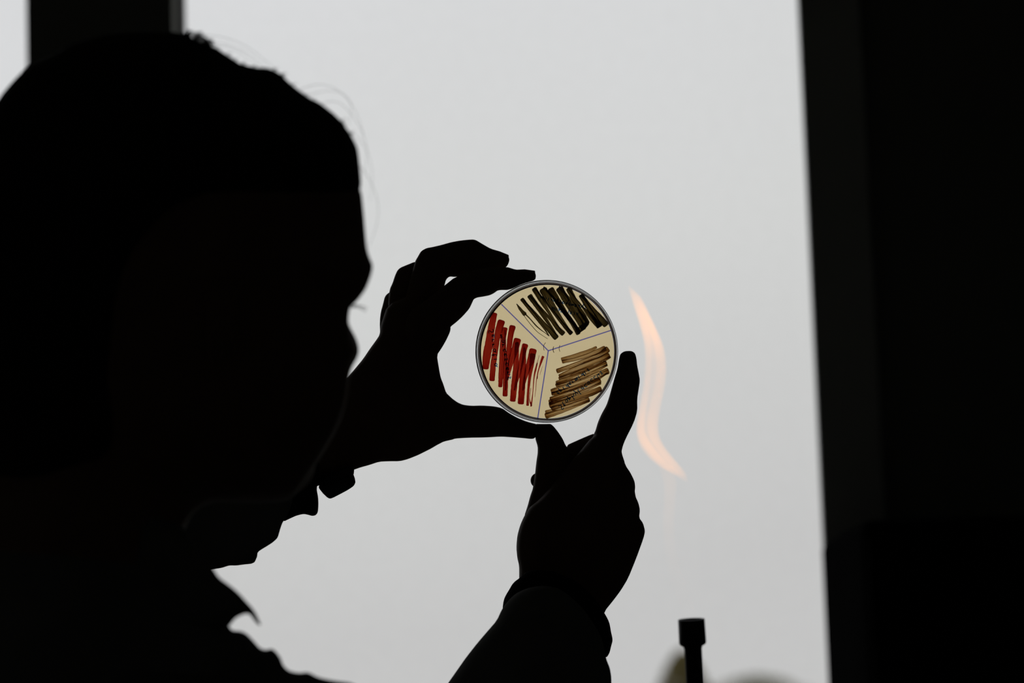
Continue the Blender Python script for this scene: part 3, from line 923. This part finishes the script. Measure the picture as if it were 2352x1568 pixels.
def ribbon(pts, widths, h, th, sid, jitter=0.0, cap=True, steps=None):
    """a flat stroke with rounded ends and a real film thickness"""
    P = np.array(pts, float); w = np.array(widths, float)
    if len(w) != len(P): w = np.interp(np.linspace(0, 1, len(P)), np.linspace(0, 1, len(w)), w)
    seg = np.r_[0, np.cumsum(np.hypot(*np.diff(P, axis=0).T))]
    n = steps or max(6, int(seg[-1] / 16))
    t = np.linspace(0, seg[-1], n)
    x = np.interp(t, seg, P[:, 0]); y = np.interp(t, seg, P[:, 1]); ww = np.interp(t, seg, w) / 2
    if n > 8:
        for _ in range(2):
            x[1:-1] = (x[:-2] + 2 * x[1:-1] + x[2:]) / 4; y[1:-1] = (y[:-2] + 2 * y[1:-1] + y[2:]) / 4
    tx, ty = np.gradient(x), np.gradient(y)
    l = np.hypot(tx, ty) + 1e-9; tx /= l; ty /= l
    if cap:                                        # superelliptic ends
        ex = []
        for sgn, i in ((-1, 0), (1, -1)):
            c = [(x[i] + sgn * tx[i] * ww[i] * 0.55 * math.sin(a), y[i] + sgn * ty[i] * ww[i] * 0.55 * math.sin(a), ww[i] * math.cos(a) ** 0.45) for a in (0.5, 1.0, 1.35, 1.52)]
            ex.append(c)
        pre, post = ex[0][::-1], ex[1]
        x = np.r_[[c[0] for c in pre], x, [c[0] for c in post]]
        y = np.r_[[c[1] for c in pre], y, [c[1] for c in post]]
        ww = np.r_[[c[2] for c in pre], ww, [c[2] for c in post]]
        tx = np.r_[[tx[0]] * 4, tx, [tx[-1]] * 4]; ty = np.r_[[ty[0]] * 4, ty, [ty[-1]] * 4]
    n = len(x)
    jl = 1 + jitter * (rng.random(n) - 0.5); jr = 1 + jitter * (rng.random(n) - 0.5)
    rows, uv = [], []
    vs_ = np.linspace(-1, 1, 7)
    for lay, hh in enumerate((h, h + th)):
        for i in range(n):
            for v in vs_:
                k = v * ww[i] * (jl[i] if v < 0 else jr[i])
                rows.append((x[i] - ty[i] * k, y[i] + tx[i] * k, hh)); uv.append((sid + 0.001 + 0.998 * i / (n - 1), v))
    R = np.array(rows)
    V = np.concatenate([dl(R[:n * 7, 0], R[:n * 7, 1], h), dl(R[n * 7:, 0], R[n * 7:, 1], h + th)])
    Fq = []
    o1 = n * 7
    for i in range(n - 1):
        for k in range(6):
            a = i * 7 + k
            Fq.append((a, a + 1, a + 8, a + 7)); Fq.append((o1 + a, o1 + a + 7, o1 + a + 8, o1 + a + 1))
        a = i * 7
        Fq.append((a, a + 7, o1 + a + 7, o1 + a)); a += 6
        Fq.append((a, o1 + a, o1 + a + 7, a + 7))
    a = 0
    for k in range(6):
        Fq.append((k, o1 + k, o1 + k + 1, k + 1)); b_ = (n - 1) * 7 + k
        Fq.append((b_, b_ + 1, o1 + b_ + 1, o1 + b_))
    return V, np.array(Fq), uv


def streaks(name, label, strokes, m, h0):
    Vs, Fs, UV, k = [], [], [], 0
    for i, (pts, w) in enumerate(strokes):
        V, Fq, uv = ribbon(pts, w, h0 + i * 0.00003, 0.00002, i, jitter=0.10)
        Vs.append(V); Fs.append(Fq + k); UV += uv; k += len(V)
    o = mesh_obj(name, np.concatenate(Vs), np.concatenate(Fs), m, agar, smooth=False, uvs=UV)
    o['label'] = label
    return o


black = [
    ([(462, 338), (490, 380), (515, 410), (542, 440)], [8, 26, 30, 40]),
    ([(545, 436), (600, 490), (650, 550), (700, 595), (745, 625), (786, 658)], [14, 10, 12, 10, 6, 8]),
    ([(532, 448), (560, 490), (620, 565), (670, 620), (730, 660), (772, 686)], [5, 5, 6, 5, 4, 4]),
    ([(516, 292), (590, 385), (660, 475), (720, 555), (760, 615), (785, 655)], [38, 34, 30, 22, 14, 8]),
    ([(530, 300), (640, 420), (740, 540), (800, 610), (855, 672)], [14, 20, 34, 48, 56]),
    ([(594, 260), (680, 380), (760, 500), (830, 600), (868, 655)], [50, 44, 34, 20, 10]),
    ([(600, 262), (720, 400), (810, 500), (880, 590), (925, 632)], [14, 24, 30, 46, 50]),
    ([(640, 190), (700, 290), (770, 400), (850, 520), (905, 600)], [50, 46, 32, 18, 10]),
    ([(640, 175), (760, 330), (860, 460), (950, 570), (1005, 630)], [16, 18, 26, 36, 44]),
    ([(730, 200), (790, 310), (860, 420), (940, 530), (1010, 620)], [76, 66, 46, 24, 10]),
    ([(735, 170), (850, 300), (940, 420), (1030, 540), (1078, 632)], [14, 26, 36, 46, 44]),
    ([(805, 195), (880, 320), (950, 430), (1030, 530), (1085, 610)], [62, 60, 46, 34, 30]),
    ([(895, 190), (950, 290), (1020, 410), (1090, 510), (1130, 585)], [72, 66, 50, 56, 50]),
    ([(890, 165), (1000, 300), (1070, 400), (1130, 490), (1155, 555)], [18, 28, 40, 58, 40]),
    ([(985, 190), (1030, 280), (1080, 370), (1130, 450), (1175, 525)], [52, 48, 36, 46, 34]),
    ([(990, 200), (1060, 290), (1130, 380), (1200, 460), (1285, 555)], [12, 12, 22, 52, 60]),
    ([(1108, 256), (1160, 345), (1215, 430), (1260, 500), (1290, 555)], [46, 46, 42, 48, 56]),
    ([(1112, 250), (1180, 330), (1250, 420), (1310, 490), (1352, 545)], [34, 26, 40, 56, 58]),
    ([(1075, 610), (1120, 575), (1170, 530)], [50, 56, 40]),
]
red = [
    ([(238, 440), (218, 520), (200, 620), (185, 740), (160, 860), (150, 975)], [58, 66, 74, 84, 82, 64]),
    ([(308, 518), (280, 600), (262, 700), (245, 820), (228, 930), (215, 1095)], [74, 72, 58, 56, 56, 56]),
    ([(345, 585), (325, 680), (318, 800), (315, 900), (305, 1030), (298, 1160)], [50, 56, 56, 56, 50, 42]),
    ([(346, 600), (348, 800), (348, 1000), (350, 1130), (346, 1250)], [10, 20, 40, 52, 50]),
    ([(420, 568), (398, 660), (388, 760), (370, 900), (358, 1050), (350, 1200)], [62, 56, 52, 40, 24, 14]),
    ([(468, 700), (445, 790), (410, 900), (385, 1000), (372, 1100)], [72, 70, 60, 40, 14]),
    ([(465, 730), (462, 850), (452, 1000), (438, 1150), (424, 1300)], [40, 46, 56, 62, 58]),
    ([(546, 752), (520, 850), (500, 960), (470, 1080), (440, 1200)], [62, 58, 48, 34, 14]),
    ([(540, 780), (535, 900), (525, 1020), (515, 1180), (504, 1325)], [26, 44, 58, 64, 64]),
    ([(626, 805), (608, 880), (575, 980), (545, 1090), (525, 1200)], [74, 72, 54, 34, 14]),
    ([(622, 850), (612, 950), (594, 1060), (582, 1170), (574, 1270), (572, 1350)], [60, 44, 30, 26, 24, 26]),
    ([(604, 1180), (590, 1280), (600, 1340), (615, 1355)], [5, 6, 16, 8]),
    ([(726, 866), (708, 915), (690, 970), (672, 1030), (668, 1085)], [26, 22, 12, 10, 9]),
    ([(668, 930), (650, 1000), (636, 1070), (630, 1150), (624, 1230), (612, 1330), (606, 1360)], [12, 18, 12, 9, 8, 14, 16]),
    ([(668, 1060), (658, 1120), (654, 1190), (646, 1270)], [9, 6, 5, 3]),
    ([(688, 852), (676, 900), (660, 950)], [4, 4, 8]),
    ([(722, 960), (706, 1010), (694, 1050)], [2, 4, 2]),
]
amber = [
    ([(1258, 772), (1190, 808), (1100, 838), (1000, 870), (918, 892)], [24, 34, 36, 34, 36]),
    ([(1340, 785), (1250, 825), (1150, 862), (1040, 895), (925, 915)], [52, 50, 36, 30, 34]),
    ([(1368, 795), (1290, 850), (1150, 905), (1000, 962), (872, 1008)], [60, 44, 40, 40, 42]),
    ([(1380, 855), (1280, 895), (1150, 945), (1010, 1010), (895, 1058)], [50, 50, 56, 50, 36]),
    ([(1396, 868), (1290, 935), (1150, 1000), (1010, 1040), (890, 1082)], [22, 30, 44, 44, 28]),
    ([(1350, 930), (1260, 965), (1130, 1020), (1000, 1080), (870, 1130)], [52, 50, 60, 54, 46]),
    ([(1366, 950), (1260, 1010), (1130, 1075), (1000, 1110), (862, 1150)], [20, 24, 30, 40, 36]),
    ([(1368, 1010), (1270, 1050), (1150, 1095), (1000, 1150), (818, 1210)], [60, 56, 46, 46, 44]),
    ([(1372, 1028), (1260, 1100), (1130, 1150), (1000, 1190), (820, 1236)], [14, 26, 34, 40, 34]),
    ([(1290, 1105), (1180, 1150), (1060, 1200), (930, 1250), (808, 1290)], [52, 56, 50, 56, 44]),
    ([(1300, 1130), (1180, 1190), (1050, 1240), (930, 1280), (800, 1320)], [24, 20, 30, 50, 52]),
    ([(1298, 1190), (1200, 1230), (1080, 1270), (950, 1310), (805, 1350)], [52, 60, 46, 46, 60]),
    ([(1310, 1205), (1150, 1270), (1020, 1320), (900, 1355), (820, 1385)], [16, 24, 30, 36, 40]),
    ([(1180, 1296), (1080, 1330), (980, 1355), (880, 1385), (760, 1420)], [46, 44, 30, 22, 36]),
    ([(1190, 1305), (1080, 1350), (960, 1395), (860, 1425), (762, 1455)], [20, 24, 32, 48, 54]),
]
black = [(p, [v * 1.07 for v in w]) for p, w in black]
amber = [(p, [v * 1.10 for v in w]) for p, w in amber]
streaks('bacterial_streak', 'black to dark brown streak of back and forth strokes', black, M_black, -0.00290)
streaks('bacterial_streak', 'deep red streak of near vertical strokes', red, M_red, -0.00290)
streaks('bacterial_streak', 'amber brown streak of slanting strokes', amber, M_amber, -0.00290)


def ink_lines(name, lines, w, m, h, label=None):
    Vs, Fs, k = [], [], 0
    for i, pts in enumerate(lines):
        V, Fq, uv = ribbon(pts, [w], h - i * 0.000002, 0.000015, 0, cap=False, steps=max(3, len(pts) * 2))
        Vs.append(V); Fs.append(Fq + k); k += len(V)
    o = mesh_obj(name, np.concatenate(Vs), np.concatenate(Fs), m, dish, smooth=False)
    if label: o['label'] = label
    return o


for p in ([(775, 805), (303, 338)], [(775, 805), (1405, 600)], [(775, 805), (668, 1490)]):
    ink_lines('divider_line', [p], 11, M_ink, -0.00765)
# thin scratches by the middle
arc = lambda cx_, cy_, r, a, b: [(cx_ + r * math.cos(math.radians(t)), cy_ + r * math.sin(math.radians(t))) for t in np.linspace(a, b, 8)]
ink_lines('scratch', [arc(800, 775, 62, 150, 230)], 5, M_scratch, 0.00752)
ink_lines('scratch', [arc(890, 795, 56, 145, 210)], 7, M_scratch, 0.00752)
ink_lines('scratch', [arc(950, 785, 56, 145, 215)], 5, M_scratch, 0.00752)

# joined handwriting, written on the underside and so seen mirrored from here
GL = {
    'a': [[(.5, .85), (.25, 1), (.05, .7), (.1, .25), (.35, .05), (.5, .4), (.5, 1), (.55, .1), (.7, .05)]],
    'b': [[(.1, 1.9), (.1, .1), (.35, 0), (.55, .4), (.4, .9), (.12, .7)]],
    'c': [[(.5, .8), (.3, 1), (.08, .6), (.15, .1), (.4, 0), (.6, .2)]],
    'd': [[(.5, .8), (.25, 1), (.05, .5), (.25, 0), (.5, .3), (.55, 1.9), (.55, .1), (.7, 0)]],
    'e': [[(.1, .5), (.5, .6), (.4, 1), (.15, .9), (.08, .3), (.3, 0), (.6, .2)]],
    'h': [[(.1, 1.9), (.1, 0), (.15, .7), (.4, 1), (.5, .6), (.5, 0), (.65, .05)]],
    'i': [[(.2, 1), (.2, .1), (.35, 0)], [(.2, 1.35), (.24, 1.42)]],
    'l': [[(.15, 1.9), (.15, .1), (.35, 0)]],
    'm': [[(.05, 1), (.05, 0), (.1, .7), (.25, 1), (.32, .6), (.32, 0), (.36, .7), (.52, 1), (.6, .6), (.6, 0)]],
    'n': [[(.08, 1), (.08, 0), (.15, .7), (.38, 1), (.5, .6), (.5, 0), (.62, .05)]],
    'o': [[(.3, 1), (.05, .6), (.2, 0), (.5, .2), (.5, .8), (.3, 1), (.6, .95)]],
    'p': [[(.1, 1), (.1, -.8), (.1, .6), (.3, 1), (.55, .6), (.35, 0), (.1, .2)]],
    'r': [[(.1, 1), (.1, 0), (.15, .7), (.4, 1), (.5, .85)]],
    's': [[(.5, .9), (.2, 1), (.15, .6), (.45, .4), (.4, 0), (.08, .1)]],
    't': [[(.25, 1.6), (.25, .1), (.45, 0)], [(.05, 1), (.5, 1.05)]],
    'u': [[(.08, 1), (.1, .2), (.3, 0), (.5, .4), (.5, 1), (.52, .05), (.65, 0)]],
    'v': [[(.05, 1), (.28, 0), (.5, 1)]],
    'y': [[(.05, 1), (.28, .1)], [(.55, 1), (.2, -.8)]],
    'S': [[(.6, 1.6), (.3, 1.85), (.08, 1.4), (.5, .8), (.5, .2), (.2, 0), (0, .3)]],
}


def handwriting(lines, d, up, starts, ends, size):
    L_ = []
    for word, s0, e0 in zip(lines, starts, ends):
        s0, e0 = np.array(s0, float), np.array(e0, float)
        adv = (e0 - s0) / len(word)
        for i, ch in enumerate(word):
            o_ = s0 + adv * i + np.array(up) * random.uniform(-3, 3)
            for stroke in GL[ch]:
                L_.append([tuple(o_ + adv * p[0] * 1.35 + np.array(up) * p[1] * size * random.uniform(.93, 1.07)) for p in stroke])
    return L_


n1 = handwriting(['Staphylococcus', 'epidermidis'], None, (0.61, 0.79), [(885, 1360), (862, 1225)], [(1325, 1000), (1195, 975)], 31)
ink_lines('handwriting', n1, 9, M_ink2, 0.00752, 'blue two line handwriting over the amber streak')
n2 = handwriting(['Serratia', 'marcescens'], None, (-1.0, 0.12), [(240, 590), (335, 645)], [(278, 975), (415, 1105)], 31)
ink_lines('handwriting', n2, 9, M_ink2, 0.00752, 'blue two line handwriting over the red streak')
n3 = handwriting(['chromobacterium', 'violaceum'], None, (0.30, -0.95), [(1160, 395), (1080, 460)], [(700, 285), (810, 395)], 29)
ink_lines('handwriting', n3, 9, M_ink2, 0.00752, 'blue two line handwriting over the black streak')

# ------------------------------------------------------------------ bunsen burner
DB = 2.08
top = at(1587.8, 1421.5, DB); low = at(1596.2, 1568, DB)
axis = (top - low) / np.linalg.norm(top - low)
axis = axis + np.array([0, 0.0, 0]); axis /= np.linalg.norm(axis)
foot = top - axis * ((top[2] - 0.86) / axis[2])
Lb = float(np.linalg.norm(top - foot))
u_ = DB / F
burner = empty('bunsen_burner', foot, 'black metal bunsen burner tube with wider cap, standing at lower right', 'burner')
rc, rt = 31.3 * u_, 20.3 * u_
hc = Lb - 62 * u_
V, Q = lathe([(rt - 0.001, hc - 4 * u_), (rt + 0.0003, hc - 4 * u_), (rt + 1.5 * u_, hc), (rc - 5 * u_, hc + 2 * u_), (rc - 1.2 * u_, hc + 5 * u_), (rc, hc + 9 * u_), (rc - 0.7 * u_, Lb - 0.3 * u_), (rc - 1.5 * u_, Lb),
              (rc - 6 * u_, Lb), (rc - 6.5 * u_, Lb - 0.008), (0, Lb - 0.008)], foot, axis, 64)
mesh_obj('burner_cap', V, Q, M_burner, burner)
V, Q = lathe([(0, 0.03), (rt * 1.05, 0.03), (rt, hc)], foot, axis, 48); mesh_obj('barrel', V, Q, M_burner, burner)
V, Q = lathe([(0, 0.030), (rt + 0.0035, 0.030), (rt + 0.004, 0.031), (rt + 0.004, 0.049), (rt + 0.0035, 0.05), (0, 0.05)], foot, axis, 48); mesh_obj('air_collar', V, Q, M_metal, burner)
V, Q = lathe([(0, 0.0), (0.040, 0.0), (0.042, 0.003), (0.040, 0.008), (0.020, 0.014), (0.011, 0.02), (0.011, 0.032), (0, 0.032)], foot, (0, 0, 1), 48); mesh_obj('base', V, Q, M_burner, burner)
V, Q = tube([foot + np.array([0.008, 0, 0.022]), foot + np.array([0.035, 0.01, 0.022]), foot + np.array([0.05, 0.015, 0.022])], 0.004, 12); mesh_obj('gas_inlet', V, Q, M_metal, burner)
hose = empty('gas_hose', foot + np.array([0.05, 0.015, 0.0]), 'thin rubber gas hose lying on the bench from the burner', 'hose')
V, Q = tube([foot + np.array(p) for p in ((0.046, 0.014, 0.022), (0.07, 0.02, 0.018), (0.10, 0.04, 0.0075), (0.16, 0.10, 0.0065), (0.25, 0.22, 0.0065), (0.38, 0.35, 0.0065))], 0.006, 12)
mesh_obj('hose_tube', V, Q, M_rubber, hose)

# ------------------------------------------------------------------ flame
flame = empty('flame', at(1588, 1415, DB), 'pale orange flame flickering above the burner, beside the raised hand', 'flame')


def gas(rows, depth_mm, fade=None):
    """tapering tongue of burning gas: rows (y, x_left, x_right), elliptical section"""
    R = np.array(rows, float)
    n = 60
    t = np.linspace(0, 1, n)
    yy = np.interp(t, np.linspace(0, 1, len(R)), R[:, 0])
    xl_ = np.interp(yy, R[:, 0], R[:, 1]); xr_ = np.interp(yy, R[:, 0], R[:, 2])
    for _ in range(6):
        xl_[1:-1] = (xl_[:-2] + 2 * xl_[1:-1] + xl_[2:]) / 4; xr_[1:-1] = (xr_[:-2] + 2 * xr_[1:-1] + xr_[2:]) / 4
    dep = np.interp(t, np.linspace(0, 1, len(depth_mm)), depth_mm) * 0.001
    m_ = 20
    V, Fq = [], []
    for i in range(n):
        c, w = (xl_[i] + xr_[i]) / 2, max((xr_[i] - xl_[i]) / 2, 0.4)
        for k in range(m_):
            th = 2 * math.pi * k / m_
            V.append(at(c + w * math.cos(th), yy[i], DB + max(dep[i] / 2, 2e-5) * math.copysign(abs(math.sin(th)) ** 0.75, math.sin(th))))
    for i in range(n - 1):
        for k in range(m_):
            l = (k + 1) % m_
            Fq.append((i * m_ + k, (i + 1) * m_ + k, (i + 1) * m_ + l, i * m_ + l))
    Fc = [tuple(f) for f in Fq] + [tuple(range(m_)), tuple(range((n - 1) * m_, n * m_))[::-1]]
    return np.array(V), Fc


outer = [(655, 1442, 1444), (681, 1448, 1474), (720, 1461, 1491), (759, 1473, 1510), (794, 1480, 1525), (828, 1481, 1533), (863, 1478, 1532),
         (898, 1474, 1526), (937, 1466, 1518), (972, 1460, 1512), (998, 1460, 1513), (1024, 1467, 1523), (1050, 1488, 1545), (1071, 1512, 1566), (1088, 1545, 1577), (1106, 1574, 1580)]
V, Fc = gas(outer, [0.4, 4.2, 6.6, 6.2, 3.6, 1.9, 1.5, 1.4, 1.7, 2.4, 2.8, 3.2, 3.4, 3.0, 2.2, 0.4])
mesh_obj('flame_tongue', V, Fc, M_flame, flame)
leftst = [(740, 1470, 1484), (790, 1481, 1496), (850, 1483, 1497), (900, 1476, 1492), (950, 1465, 1483), (990, 1461, 1480), (1020, 1470, 1496), (1060, 1505, 1530), (1090, 1545, 1570)]
V, Fc = gas(leftst, [0.2, 0.9, 1.2, 1.2, 1.8, 2.2, 2.4, 1.5, 0.1])
mesh_obj('flame_tongue', V, Fc, M_flame, flame)
rightst = [(690, 1462, 1478), (740, 1488, 1502), (790, 1502, 1524), (840, 1508, 1531), (890, 1502, 1528), (930, 1492, 1518), (970, 1484, 1511), (1010, 1490, 1515), (1060, 1530, 1556), (1095, 1560, 1575)]
V, Fc = gas(rightst, [0.2, 1.8, 2.0, 1.5, 1.3, 1.2, 1.5, 1.6, 1.2, 0.1])
mesh_obj('flame_tongue', V, Fc, M_flame, flame)
base_ = [(1070, 1512, 1545), (1110, 1524, 1556), (1150, 1524, 1552), (1200, 1521, 1549), (1260, 1524, 1552), (1330, 1540, 1568), (1412, 1572, 1600)]
V, Fc = gas(base_, [0.6, 0.7, 0.55, 0.4, 0.18, 0.06, 0.05])
mesh_obj('flame_stem', V, Fc, M_flame, flame)
